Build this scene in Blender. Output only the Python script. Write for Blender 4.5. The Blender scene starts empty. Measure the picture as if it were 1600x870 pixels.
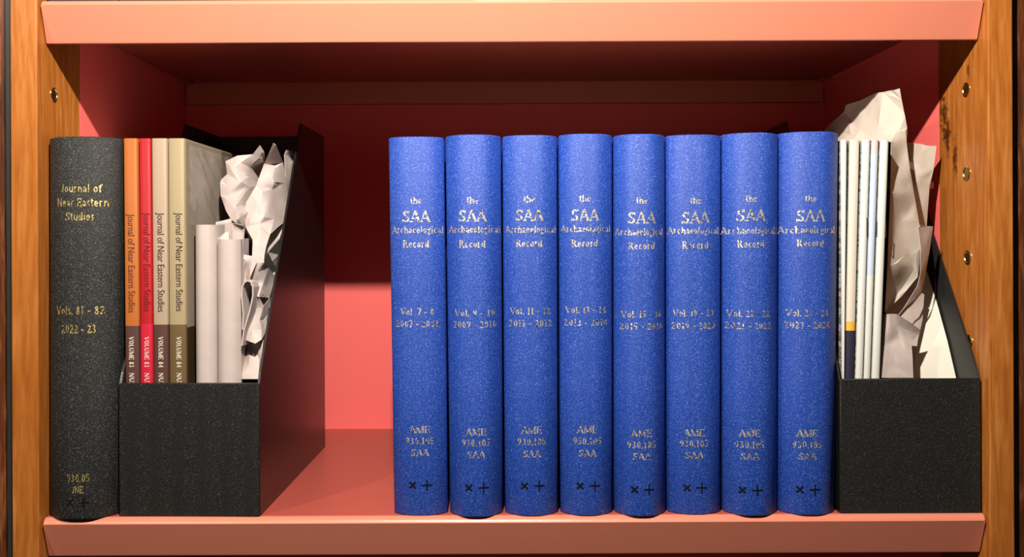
import bpy, bmesh, math, random
from mathutils import Vector, Matrix, geometry
C = bpy.context.scene
COL = C.collection
R = math.radians
random.seed(7)

# ---------------------------------------------------------------- camera, light, exposure
F = 1500.0            # focal length in pixels of the 1600 x 870 frame
D = 0.727             # camera distance from the shelf's front plane (y = 0)
ZC = 0.2046           # camera height above the shelf board (z = 0)
VX, VY = 765.0, 382.0 # vanishing point
ROLL = R(0.25)
cam_d = bpy.data.cameras.new('camera')
cam = bpy.data.objects.new('camera', cam_d); COL.objects.link(cam)
cam_d.sensor_width = 36.0; cam_d.lens = 36.0*F/1600.0
cam_d.shift_x = (800-VX)/1600.0; cam_d.shift_y = -(435-VY)/1600.0
cam_d.clip_start = 0.01
cam.matrix_world = Matrix.Translation((0, -D, ZC)) @ Matrix.Rotation(R(90), 4, 'X') @ Matrix.Rotation(-ROLL, 4, 'Z')
C.camera = cam

w = bpy.data.worlds.new('world'); C.world = w; w.use_nodes = True
w.node_tree.nodes['Background'].inputs[0].default_value = (1.0, 0.80, 0.66, 1)
w.node_tree.nodes['Background'].inputs[1].default_value = 0.03

def lamp(name, loc, power, size, color, target=None, cone=None, blend=0.6):
    d = bpy.data.lights.new(name, 'SPOT' if cone else 'POINT'); d.energy = power; d.color = color
    d.shadow_soft_size = size
    if cone: d.spot_size = R(cone); d.spot_blend = blend
    o = bpy.data.objects.new(name, d); COL.objects.link(o); o.location = loc
    if target: o.rotation_euler = (Vector(target)-Vector(loc)).to_track_quat('-Z', 'Y').to_euler()
    return o
lamp('case_lamp', (-0.035, -0.45, 0.629), 39, 0.008, (1.0, 0.89, 0.77))
lamp('case_lamp_next_bay', (-0.65, -0.66, 0.76), 15, 0.009, (1.0, 0.89, 0.77))

C.view_settings.view_transform = 'Standard'; C.view_settings.look = 'None'
C.view_settings.gamma = 1.0; C.view_settings.use_curve_mapping = False
C.view_settings.exposure = 0.0

# ---------------------------------------------------------------- helpers
def at(px, py, y):
    u, v = px-VX, VY-py
    c, s = math.cos(ROLL), math.sin(ROLL)
    k = (D+y)/F
    return Vector(((u*c+v*s)*k, y, (-u*s+v*c)*k+ZC))

def mesh_obj(name, bm, mat, parent=None, loc=None, smooth=False, angle=None):
    me = bpy.data.meshes.new(name); bm.normal_update(); bm.to_mesh(me); bm.free()
    o = bpy.data.objects.new(name, me); COL.objects.link(o)
    for m in (mat if isinstance(mat, (list, tuple)) else [mat]): me.materials.append(m)
    if smooth:
        for p in me.polygons: p.use_smooth = True
        if angle: me.set_sharp_from_angle(angle=R(angle))
    if parent: o.parent = parent
    elif loc is not None: o.location = loc
    return o
def tag(o, label, cat, group=None):
    o['label'] = label; o['category'] = cat
    if group: o['group'] = group
    return o
def thing(name, loc, label, cat, group=None):
    o = bpy.data.objects.new(name, None); COL.objects.link(o); o.location = loc; o.empty_display_size = 0.02
    return tag(o, label, cat, group)
def shift(bm, v):
    bmesh.ops.translate(bm, verts=bm.verts, vec=-Vector(v)); return bm
def box(bm, x0, x1, y0, y1, z0, z1, bev=0.0, seg=2):
    t = bmesh.new()
    bmesh.ops.create_cube(t, size=1)
    for v in t.verts:
        v.co = Vector(((x0+x1)/2+v.co.x*(x1-x0), (y0+y1)/2+v.co.y*(y1-y0), (z0+z1)/2+v.co.z*(z1-z0)))
    if bev: bmesh.ops.bevel(t, geom=t.edges[:], offset=bev, segments=seg, affect='EDGES', profile=0.5)
    me = bpy.data.meshes.new('t'); t.to_mesh(me); t.free(); bm.from_mesh(me); bpy.data.meshes.remove(me)
    return bm

# ---------------------------------------------------------------- materials
def new_mat(name):
    m = bpy.data.materials.new(name); m.use_nodes = True
    nt = m.node_tree; return m, nt, nt.nodes['Principled BSDF']
def N(nt, t, **kw):
    n = nt.nodes.new(t)
    for k, v in kw.items(): setattr(n, k, v)
    return n
def coords(nt, scale=(1,1,1), rot=(0,0,0)):
    g = N(nt, 'ShaderNodeNewGeometry'); mp = N(nt, 'ShaderNodeMapping')
    mp.inputs['Scale'].default_value = scale; mp.inputs['Rotation'].default_value = rot
    nt.links.new(g.outputs['Position'], mp.inputs['Vector']); return mp.outputs['Vector']
def noise(nt, vec, scale, detail=2, rough=0.5, dist=0.0):
    n = N(nt, 'ShaderNodeTexNoise'); n.inputs['Scale'].default_value = scale
    n.inputs['Detail'].default_value = detail; n.inputs['Roughness'].default_value = rough
    n.inputs['Distortion'].default_value = dist
    nt.links.new(vec, n.inputs['Vector']); return n.outputs['Fac']
def ramp(nt, fac, stops):
    r = N(nt, 'ShaderNodeValToRGB'); e = r.color_ramp.elements
    while len(e) < len(stops): e.new(0.5)
    for i, (p, c) in enumerate(stops):
        e[i].position = p; e[i].color = (c[0], c[1], c[2], 1) if hasattr(c, '__len__') else (c, c, c, 1)
    nt.links.new(fac, r.inputs['Fac']); return r.outputs['Color']
def bump(nt, h, b, strength=0.3, dist=0.001):
    n = N(nt, 'ShaderNodeBump'); n.inputs['Strength'].default_value = strength; n.inputs['Distance'].default_value = dist
    nt.links.new(h, n.inputs['Height']); nt.links.new(n.outputs['Normal'], b.inputs['Normal']); return n
def plain(name, col, rough=0.5, metal=0.0, spec=0.5, bscale=0, bstr=0.2, bdist=0.0005, coat=0):
    m, nt, b = new_mat(name)
    b.inputs['Base Color'].default_value = (*col, 1); b.inputs['Roughness'].default_value = rough
    b.inputs['Metallic'].default_value = metal; b.inputs['Specular IOR Level'].default_value = spec
    b.inputs['Coat Weight'].default_value = coat
    if bscale: bump(nt, noise(nt, coords(nt), bscale, 3), b, bstr, bdist)
    return m
def mixc(nt, fac, a, b_):
    n = N(nt, 'ShaderNodeMix', data_type='RGBA')
    for s, v in ((0, fac), (6, a), (7, b_)):
        if hasattr(v, 'is_linked') or hasattr(v, 'links'): nt.links.new(v, n.inputs[s])
        elif s == 0: n.inputs[s].default_value = v
        else: n.inputs[s].default_value = (*v, 1)
    return n.outputs[2]
def mathn(nt, op, a, b_=None):
    n = N(nt, 'ShaderNodeMath', operation=op)
    for i, v in enumerate((a, b_)):
        if v is None: continue
        if isinstance(v, (int, float)): n.inputs[i].default_value = v
        else: nt.links.new(v, n.inputs[i])
    return n.outputs[0]

def cloth(name, dark, light, fleck, fleck_pos=0.66, rough=0.5, spec=0.5, bstr=0.6):
    m, nt, b = new_mat(name)
    v = coords(nt)
    a = noise(nt, v, 2600, 2, 0.6); base = ramp(nt, a, [(0.35, dark), (0.62, light)])
    f = noise(nt, v, 2300, 1, 0.5); fm = ramp(nt, f, [(fleck_pos, 0.0), (fleck_pos+0.07, 1.0)])
    c = mixc(nt, fm, base, fleck)
    nt.links.new(c, b.inputs['Base Color'])
    b.inputs['Roughness'].default_value = rough; b.inputs['Specular IOR Level'].default_value = spec
    h = noise(nt, v, 1500, 3, 0.7)
    bump(nt, h, b, bstr, 0.0006)
    return m
BLUE = cloth('blue_cloth', (0.003, 0.034, 0.27), (0.010, 0.064, 0.42), (0.24, 0.36, 0.80), 0.62, 0.47, 0.42)
BLACK = cloth('black_cloth', (0.008, 0.010, 0.011), (0.022, 0.025, 0.026), (0.42, 0.42, 0.38), 0.66, 0.50, 0.28, 0.7)
HOLD = cloth('black_holder_cloth', (0.006, 0.007, 0.007), (0.017, 0.018, 0.018), (0.26, 0.26, 0.24), 0.68, 0.40, 0.45, 0.4)
HOLDSIDE = plain('black_holder_side_cloth', (0.007, 0.006, 0.006), 0.32, spec=0.6, bscale=900, bstr=0.12)
HOLDIN = plain('black_lining_paper', (0.016, 0.017, 0.018), 0.55, bscale=700, bstr=0.2)

def foil(name, a, b2):
    m, nt, b = new_mat(name)
    v = coords(nt)
    c = ramp(nt, noise(nt, v, 620, 2, 0.6), [(0.38, b2), (0.48, a)])  # dark and bright reflections of the metal are mixed into its colour
    nt.links.new(c, b.inputs['Base Color'])
    b.inputs['Metallic'].default_value = 0.75; b.inputs['Roughness'].default_value = 0.42
    bump(nt, noise(nt, v, 650, 2, 0.6), b, 0.7, 0.0006)
    return m
SILVER = foil('silver_foil', (0.90, 0.84, 0.72), (0.06, 0.055, 0.06))
GOLD = foil('gold_foil', (0.95, 0.72, 0.28), (0.16, 0.12, 0.04))
INK = plain('black_ink', (0.003, 0.003, 0.004), 0.5, spec=0.3)

def wood(name, c0, c1, c2, knots=(), rough=0.34):
    m, nt, b = new_mat(name)
    v = coords(nt, (1, 1, 0.09))
    warp = noise(nt, v, 9, 3, 0.5, 0.6)
    vv = N(nt, 'ShaderNodeVectorMath', operation='ADD'); nt.links.new(v, vv.inputs[0])
    sc = N(nt, 'ShaderNodeVectorMath', operation='SCALE'); sc.inputs['Scale'].default_value = 0.02
    cx = N(nt, 'ShaderNodeCombineXYZ'); nt.links.new(warp, cx.inputs[0]); nt.links.new(warp, cx.inputs[1])
    nt.links.new(cx.outputs[0], sc.inputs[0]); nt.links.new(sc.outputs[0], vv.inputs[1])
    g = noise(nt, vv.outputs[0], 260, 4, 0.6, 0.3)
    col = ramp(nt, g, [(0.30, c0), (0.50, c1), (0.70, c2)])
    big = noise(nt, v, 28, 2, 0.5)
    col = mixc(nt, ramp(nt, big, [(0.40, 0.0), (0.72, 0.45)]), col, c0)
    geo = N(nt, 'ShaderNodeNewGeometry')
    for (p, rad, st) in knots:
        s = N(nt, 'ShaderNodeVectorMath', operation='SUBTRACT'); s.inputs[1].default_value = p
        nt.links.new(geo.outputs['Position'], s.inputs[0])
        mu = N(nt, 'ShaderNodeVectorMath', operation='MULTIPLY'); mu.inputs[1].default_value = (1, 1.3, 0.38)
        nt.links.new(s.outputs[0], mu.inputs[0])
        le = N(nt, 'ShaderNodeVectorMath', operation='LENGTH'); nt.links.new(mu.outputs[0], le.inputs[0])
        nn = noise(nt, geo.outputs['Position'], 160, 3, 0.7)
        d = mathn(nt, 'ADD', le.outputs['Value'], mathn(nt, 'MULTIPLY', mathn(nt, 'SUBTRACT', nn, 0.5), rad*3.2))
        k = ramp(nt, mathn(nt, 'DIVIDE', d, rad), [(0.25, st), (1.0, 0.0)])
        col = mixc(nt, k, col, (0.05, 0.012, 0.003))
    nt.links.new(col, b.inputs['Base Color'])
    b.inputs['Roughness'].default_value = rough; b.inputs['Specular IOR Level'].default_value = 0.4
    bump(nt, g, b, 0.15, 0.0003)
    return m
CHERRY = wood('cherry_wood', (0.29, 0.085, 0.013), (0.39, 0.130, 0.022), (0.49, 0.195, 0.045),
    knots=[(at(1476, 188, 0.0592), 0.0085, 0.9), (at(1481, 210, 0.054), 0.008, 0.9), (at(1492, 252, 0.042), 0.0065, 0.95), (at(1470, 176, .066), 0.006, .8),
           (at(1512, 108, 0.02), 0.003, 0.7), (at(1506, 100, 0.03), 0.003, 0.6)])
DARK_WOOD = wood('dark_brown_wood', (0.05, 0.014, 0.004), (0.12, 0.035, 0.010), (0.30, 0.11, 0.045), rough=0.4)  # darker brown than the cherry uprights
RED = plain('red_panel', (0.95, 0.170, 0.160), 0.45, spec=0.35, bscale=300, bstr=0.05)
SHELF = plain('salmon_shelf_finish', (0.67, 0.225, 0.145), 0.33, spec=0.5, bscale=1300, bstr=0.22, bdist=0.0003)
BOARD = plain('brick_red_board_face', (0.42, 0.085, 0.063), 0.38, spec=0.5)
STRIP = plain('black_metal_strip', (0.022, 0.024, 0.024), 0.45)
BRASS = plain('brass', (0.75, 0.55, 0.22), 0.25, 1.0)
BORE_SHADE = plain('brass_bore_shade', (0.42, 0.30, 0.12), 0.35, 1.0)  # darker copy of the brass: shade inside the bore is put into the colour
PAGES = plain('page_paper', (0.72, 0.68, 0.58), 0.8, bscale=400, bstr=0.3)
def paper_mat(name, a, b_):
    m, nt, b = new_mat(name)
    v = coords(nt)
    nt.links.new(ramp(nt, noise(nt, v, 60, 4, 0.6), [(0.3, a), (0.7, b_)]), b.inputs['Base Color'])
    b.inputs['Roughness'].default_value = 0.62; b.inputs['Specular IOR Level'].default_value = 0.25
    bump(nt, noise(nt, coords(nt, (1, 1, 3)), 220, 4, 0.65), b, 0.18, 0.0006)
    return m
PAPER = paper_mat('packing_paper', (0.46, 0.40, 0.38), (0.50, 0.435, 0.415))
PAPER2 = paper_mat('cream_packing_paper', (0.49, 0.44, 0.385), (0.53, 0.48, 0.42))
WHITE = plain('white_paper', (0.68, 0.66, 0.58), 0.6, spec=0.3)

# ---------------------------------------------------------------- lettering (own serif stroke letters)
T_, t_ = 1.25, 0.55
G = {
 'A': (6.4, [('l',.5,0,3.0,7,t_),('l',3.0,7,5.7,0,T_),('l',1.4,2.3,4.7,2.3,t_),('s',.6,0),('s',5.6,0)]),
 'E': (5.8, [('l',1.2,0,1.2,7,T_),('l',1,6.8,5,6.8,t_),('l',1,.2,5.2,.2,t_),('l',1,3.6,4,3.6,t_),('l',5,7,5,5.4,t_),('l',5.2,0,5.2,1.8,t_),('l',4,2.8,4,4.4,t_)]),
 'J': (4.6, [('l',3.1,7,3.1,1.5,T_),('a',1.9,1.4,1.2,1.3,180,360),('s',3.1,7)]),
 'L': (5.6, [('l',1.4,0,1.4,7,T_),('l',1,.2,5,.2,t_),('l',5,0,5,2,t_),('s',1.4,7),('s',1.4,0)]),
 'M': (8.0, [('l',1,0,1,7,t_),('l',1.2,7,3.9,.3,T_),('l',3.9,0,6.7,7,t_),('l',6.8,0,6.8,7,T_),('s',1,0),('s',6.8,0),('s',1,7),('s',6.8,7)]),
 'N': (7.0, [('l',1.1,0,1.1,7,t_),('l',1.2,7,5.6,0,T_),('l',5.7,0,5.7,7,t_),('s',1.1,0),('s',1.1,7),('s',5.7,7)]),
 'O': (6.8, [('a',3.3,3.5,2.7,3.5,0,360)]),
 'U': (6.8, [('l',1.3,7,1.3,2.2,T_),('a',3.4,2.2,2.1,2.1,180,360),('l',5.5,2.2,5.5,7,t_),('s',1.3,7),('s',5.5,7)]),
 'R': (6.4, [('l',1.3,0,1.3,7,T_),('l',1,6.8,3,6.8,t_),('l',1,3.6,3,3.6,t_),('a',3,5.2,1.8,1.6,-90,90),('l',3,3.6,5.5,0,T_),('s',1.3,0),('s',5.6,0),('s',1.1,7)]),
 'S': (5.6, [('a',2.8,5.2,1.9,1.7,25,270),('a',2.8,1.8,2.1,1.7,-155,90),('l',4.7,7,4.7,5.2,t_),('l',.7,0,.7,1.8,t_)]),
 'V': (6.4, [('l',.7,7,3.1,0,T_),('l',3.1,0,5.6,7,t_),('s',.8,7),('s',5.6,7)]),
 'B': (6.2, [('l',1.3,0,1.3,7,T_),('l',1,6.8,3,6.8,t_),('l',1,3.7,3,3.7,t_),('l',1,.2,3,.2,t_),('a',3,5.2,1.6,1.6,-90,90),('a',3,2,2,1.8,-90,90)]),
 'a': (5.0, [('a',2.2,3.5,1.5,1.4,0,160),('l',3.8,3.6,3.8,.3,T_),('a',2.2,1.4,1.5,1.3,0,360),('s2',4.4,.1)]),
 'c': (4.6, [('a',2.5,2.5,1.9,2.4,45,315)]),
 'd': (5.4, [('a',2.3,2.5,1.8,2.4,0,360),('l',4.1,0,4.1,7,T_),('s2',3.6,6.9),('s2',4.6,.1)]),
 'e': (4.8, [('a',2.4,2.5,1.9,2.4,0,315),('l',.5,2.7,4.3,2.7,t_)]),
 'f': (3.4, [('l',1.5,0,1.5,5.6,T_),('a',2.8,5.5,1.3,1.4,40,180),('l',.3,4.9,3,4.9,t_),('s',1.5,0)]),
 'g': (4.8, [('a',2.2,3.3,1.6,1.6,0,360),('a',2.2,-.7,1.9,1.2,0,360),('l',1.2,2,1.4,.6,t_),('l',3.4,4.6,4.6,5,t_)]),
 'h': (5.4, [('l',1.3,0,1.3,7,T_),('a',2.9,3.3,1.5,1.6,0,180),('l',4.3,3.3,4.3,0,T_),('s',1.3,0),('s',4.3,0),('s2',.8,6.9)]),
 'i': (2.8, [('l',1.4,0,1.4,5,T_),('l',1.4,6.1,1.4,7.2,T_),('s',1.4,0),('s2',.9,4.9)]),
 'l': (2.8, [('l',1.4,0,1.4,7,T_),('s',1.4,0),('s2',.9,6.9)]),
 'n': (5.4, [('l',1.3,0,1.3,5,T_),('a',2.9,3.3,1.5,1.6,0,180),('l',4.3,3.3,4.3,0,T_),('s',1.3,0),('s',4.3,0),('s2',.8,4.9)]),
 'o': (4.9, [('a',2.4,2.5,1.9,2.4,0,360)]),
 'r': (4.0, [('l',1.3,0,1.3,5,T_),('a',2.7,3.5,1.3,1.4,50,170),('s',1.3,0),('s2',.8,4.9)]),
 's': (4.0, [('a',2.0,3.7,1.3,1.2,20,270),('a',2.0,1.3,1.5,1.2,-160,90)]),
 't': (3.5, [('l',1.6,6.4,1.6,1.2,T_),('a',2.5,1.3,.9,1.2,180,300),('l',.3,4.9,3.2,4.9,t_)]),
 'u': (5.4, [('l',1.2,5,1.2,1.7,T_),('a',2.7,1.7,1.5,1.6,180,360),('l',4.2,5,4.2,0,T_),('s2',.8,4.9),('s2',4.7,.1)]),
 '0': (5.2, [('a',2.6,3.5,1.9,3.4,0,360)]),
 '1': (4.2, [('l',2.2,0,2.2,7,T_),('l',.9,5.9,2.2,6.8,t_),('s',2.2,0)]),
 '2': (5.2, [('a',2.4,5.1,1.7,1.8,-25,170),('l',3.9,4.3,.7,.4,t_),('l',.6,.4,4.6,.4,T_*.8),('l',4.6,.1,4.6,1.5,t_)]),
 '3': (5.0, [('a',2.2,5.3,1.5,1.6,-90,150),('a',2.2,1.9,1.9,1.8,-150,90)]),
 '4': (5.2, [('l',3.5,0,3.5,7,T_),('l',3.4,7,.4,2.2,t_),('l',.3,2.1,5,2.1,t_),('s',3.5,0)]),
 '5': (5.0, [('l',1,6.7,4.2,6.7,T_*.7),('l',1.1,7,.9,4,t_),('a',2.2,2.2,2,2.1,-150,130)]),
 '6': (5.2, [('a',2.6,2.1,1.9,2.0,0,360),('a',3.9,2.5,3.2,4.4,105,180)]),
 '7': (4.8, [('l',.6,6.7,4.5,6.7,T_*.7),('l',4.5,6.9,2,0,T_),('l',.6,7,.6,5.6,t_)]),
 '8': (5.2, [('a',2.6,5.3,1.5,1.6,0,360),('a',2.6,1.9,1.9,1.8,0,360)]),
 '9': (5.2, [('a',2.6,4.9,1.9,2.0,0,360),('a',1.3,4.5,3.2,4.4,-75,0)]),
 '.': (2.2, [('l',1.1,0,1.1,1.2,T_)]),
 '-': (4.0, [('l',.6,2.7,3.4,2.7,.9)]),
 ' ': (3.0, []),
}
def seg_quad(x1, y1, x2, y2, w1, w2=None):
    w2 = w1 if w2 is None else w2
    dx, dy = x2-x1, y2-y1; L = math.hypot(dx, dy) or 1
    nx, ny = -dy/L, dx/L
    return [(x1+nx*w1/2, y1+ny*w1/2), (x1-nx*w1/2, y1-ny*w1/2), (x2-nx*w2/2, y2-ny*w2/2), (x2+nx*w2/2, y2+ny*w2/2)]
def glyphs(text, serif=True, thick=1.0):
    """quads of a line of text in letter units (capital height 7) and its width"""
    x = 0; out = []
    for ch in text:
        adv, items = G[ch]
        for it in items:
            if it[0] == 'l':
                wd = (it[5] if serif else 0.85)*thick
                x1, y1, x2, y2 = it[1:5]
                for k in range(2):
                    a, b = k/2, (k+1)/2
                    out.append([(x+p, q) for p, q in seg_quad(x1+(x2-x1)*a, y1+(y2-y1)*a, x1+(x2-x1)*b, y1+(y2-y1)*b, wd)])
            elif it[0] == 'a':
                _, cx, cy, rx, ry, a0, a1 = it; n = max(4, int(abs(a1-a0)/24)); pts = []
                for k in range(n+1):
                    a = R(a0+(a1-a0)*k/n); wd = (t_+(T_-t_)*abs(math.cos(a)) if serif else 0.85)*thick
                    pts.append(((cx+rx*math.cos(a), cy+ry*math.sin(a)), (cx+(rx-wd)*math.cos(a), cy+(ry-wd*.9)*math.sin(a))))
                for k in range(n):
                    (o1, i1), (o2, i2) = pts[k], pts[k+1]
                    out.append([(x+p, q) for p, q in (o1, i1, i2, o2)])
            elif it[0] in ('s', 's2') and serif:
                hw = 1.15 if it[0] == 's' else 0.8
                yy = it[2]+(.22 if it[2] < 3 else -.22)
                out.append([(x+p, q) for p, q in seg_quad(it[1]-hw, yy, it[1]+hw, yy, .5)])
        x += adv
    return out, x
def put_text(bm, text, to3d, height, width=None, serif=True, thick=1.0):
    """to3d(a, b): a along the line from its centre, b above the middle of the capitals, in metres"""
    q, W = glyphs(text, serif, thick); sy = height/7.0; sx = width/W if width else sy
    for poly in q:
        vs = [bm.verts.new(to3d((p-W/2)*sx, (r-3.5)*sy)) for p, r in poly]
        try: bm.faces.new(vs)
        except ValueError: pass
def put_marks(bm, to3d, r, dx):
    for cx, rr, angs, wd in ((-dx, r*.9, (45, 135), r*.36), (dx, r*1.1, (0, 90), r*.30)):
        for a in angs:
            ca, sa = math.cos(R(a)), math.sin(R(a))
            for k in range(4):
                u0, u1 = -1+k*.5, -.5+k*.5
                f = bm.faces.new([bm.verts.new(to3d(cx+p, q)) for p, q in seg_quad(rr*ca*u0, rr*sa*u0, rr*ca*u1, rr*sa*u1, wd)])

# ---------------------------------------------------------------- bookcase
XL, XR = -0.3375, 0.3728
YB = 0.343
ZLO, ZHI = -0.30, 0.70
bc = thing('bookcase', (0, 0.17, ZLO), 'cherry wood bookcase bay with salmon red side and back panels around the books', 'bookcase')
def bpart(name, mat, *b, bev=0.0, parent=bc):
    bm = bmesh.new(); box(bm, *b, bev=bev); return mesh_obj(name, shift(bm, bc.location), mat, parent)
bpart('upright', CHERRY, XL-0.0200, XL, -0.010, 0.0650, ZLO, ZHI, bev=0.0009)
bpart('upright', CHERRY, XR, XR+0.0185, -0.010, 0.0690, ZLO, ZHI, bev=0.0009)
bpart('side_panel', RED, XL-0.015, XL, 0.0650, YB, ZLO, ZHI)
bpart('side_panel', RED, XR, XR+0.015, 0.0690, YB, ZLO, ZHI)
bpart('back_panel', RED, XL-0.015, XR+0.015, YB, YB+0.012, ZLO, ZHI)
bpart('edge_strip', STRIP, XL-0.0252, XL-0.0202, -0.006, 0.10, ZLO, ZHI)
bpart('edge_strip', STRIP, XR+0.0188, XR+0.0226, -0.004, 0.10, ZLO, ZHI)
def socket(px, py, side):
    X = XL if side < 0 else XR
    y = F*abs(X)/abs(px-VX)-D; z = at(px, py, y).z
    bm = bmesh.new(); n = 28; ro, ri = 0.0056, 0.0042; s = side
    prof = [(ro, 0.0), (ro, 0.0006), (ri+.0003, 0.0009), (ri, 0.0005), (ri*.95, 0.0001)]
    rings = [[bm.verts.new((X-s*h, y+r*math.cos(6.2832*k/n), z+r*math.sin(6.2832*k/n))) for k in range(n)] for r, h in prof]
    for a, b in zip(rings, rings[1:]):
        for k in range(n): bm.faces.new((a[k], a[(k+1) % n], b[(k+1) % n], b[k]))
    o = mesh_obj('peg_socket', shift(bm, bc.location), BRASS, bc, smooth=True, angle=40)
    bm = bmesh.new()
    prof = [(ri*.97, 0.0004), (ri*.80, 0.00035), (ri*.45, 0.0006), (0.0009, 0.0004)]
    rings = [[bm.verts.new((X-s*h, y+r*math.cos(6.2832*k/n), z+r*math.sin(6.2832*k/n))) for k in range(n)] for r, h in prof]
    for a, b in zip(rings, rings[1:]):
        for k in range(n): bm.faces.new((a[k], a[(k+1) % n], b[(k+1) % n], b[k]))
    bm.faces.new(rings[-1])
    mesh_obj('socket_bore', shift(bm, bc.location), [BORE_SHADE], o, smooth=True)
for px, py, s in ((85, 148, -1), (1511, 140, 1), (1511.5, 271, 1), (1512.5, 402, 1), (1514, 534, 1)): socket(px, py, s)
o = bpart('neighbour', DARK_WOOD, XL-0.075, XL-0.0256, 0.000, 0.06, ZLO, ZHI, bev=0.001, parent=None)
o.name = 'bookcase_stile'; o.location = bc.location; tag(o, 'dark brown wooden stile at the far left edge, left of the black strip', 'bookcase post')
o = bpart('neighbour', DARK_WOOD, XR+0.0230, XR+0.075, 0.000, 0.06, ZLO, ZHI, bev=0.001, parent=None)
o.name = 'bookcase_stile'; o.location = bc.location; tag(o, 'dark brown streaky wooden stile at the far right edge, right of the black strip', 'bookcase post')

def make_shelf(ztop, label):
    t = thing('shelf', (0, 0.17, ztop), label, 'shelf')
    prof = []   # (y, z, end inset)
    r = 0.0066
    prof.append((YB-0.0005, 0, .0003))
    prof.append((0.30, 0, .0003)); prof.append((0.03, 0, .0003))
    for k in range(9):
        a = R(90+68*k/8)
        prof.append((-0.0005+r*math.cos(a), -r+r*math.sin(a), .0005+.0012*(1-math.sin(a))*(k > 0)))
    lb = 0.0050
    prof += [(-0.00650, -0.0045, .0006), (-0.00634, -0.0049, .0006), (0.00314, -0.0296, .0003), (0.00330, -0.0300, .0003), (0.0037, -0.0308, .0004), (0.0045, -0.0312, .0004), (0.0060, -0.0312, .0004), (0.0066, -0.0300, .0004),
             (-0.0008, -0.0120, .0006), (0.0040, -0.0050, .0010),
             (0.32, -0.0050, .0006), (YB-0.0070, -0.0050, .0030), (YB-0.0076, -0.0065, .0030), (YB-0.0076, -0.0290, .0030), (YB-0.0005, -0.0290, .003)]
    bm = bmesh.new(); nx = 2
    a0 = [bm.verts.new((XL+0.0008+i, y, ztop+z)) for y, z, i in prof]
    a1 = [bm.verts.new((XR-0.0008-i, y, ztop+z)) for y, z, i in prof]
    n = len(prof)
    for k in range(n): bm.faces.new((a0[k], a0[(k+1) % n], a1[(k+1) % n], a1[k]))
    for ring in (a0, a1):
        try:
            bm.faces.new(ring)
        except ValueError: pass
    bmesh.ops.triangulate(bm, faces=[f for f in bm.faces if len(f.verts) > 4])
    bmesh.ops.recalc_face_normals(bm, faces=bm.faces)
    for f in bm.faces:
        c_ = f.calc_center_median()
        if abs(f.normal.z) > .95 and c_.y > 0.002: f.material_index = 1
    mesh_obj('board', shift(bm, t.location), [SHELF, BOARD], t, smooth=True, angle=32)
    for s, X in ((1, XL), (-1, XR)):
        bm = bmesh.new(); x0, x1 = sorted((X+s*0.0003, X+s*0.012))
        box(bm, x0, x1, YB-0.030, YB-0.009, ztop-0.0075, ztop-0.0052, bev=0.0004)
        mesh_obj('support_clip', shift(bm, t.location), BRASS, t)
    return t
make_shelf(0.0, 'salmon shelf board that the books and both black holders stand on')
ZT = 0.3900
make_shelf(ZT, 'bright salmon shelf board above the books, casting the shadow')

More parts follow.
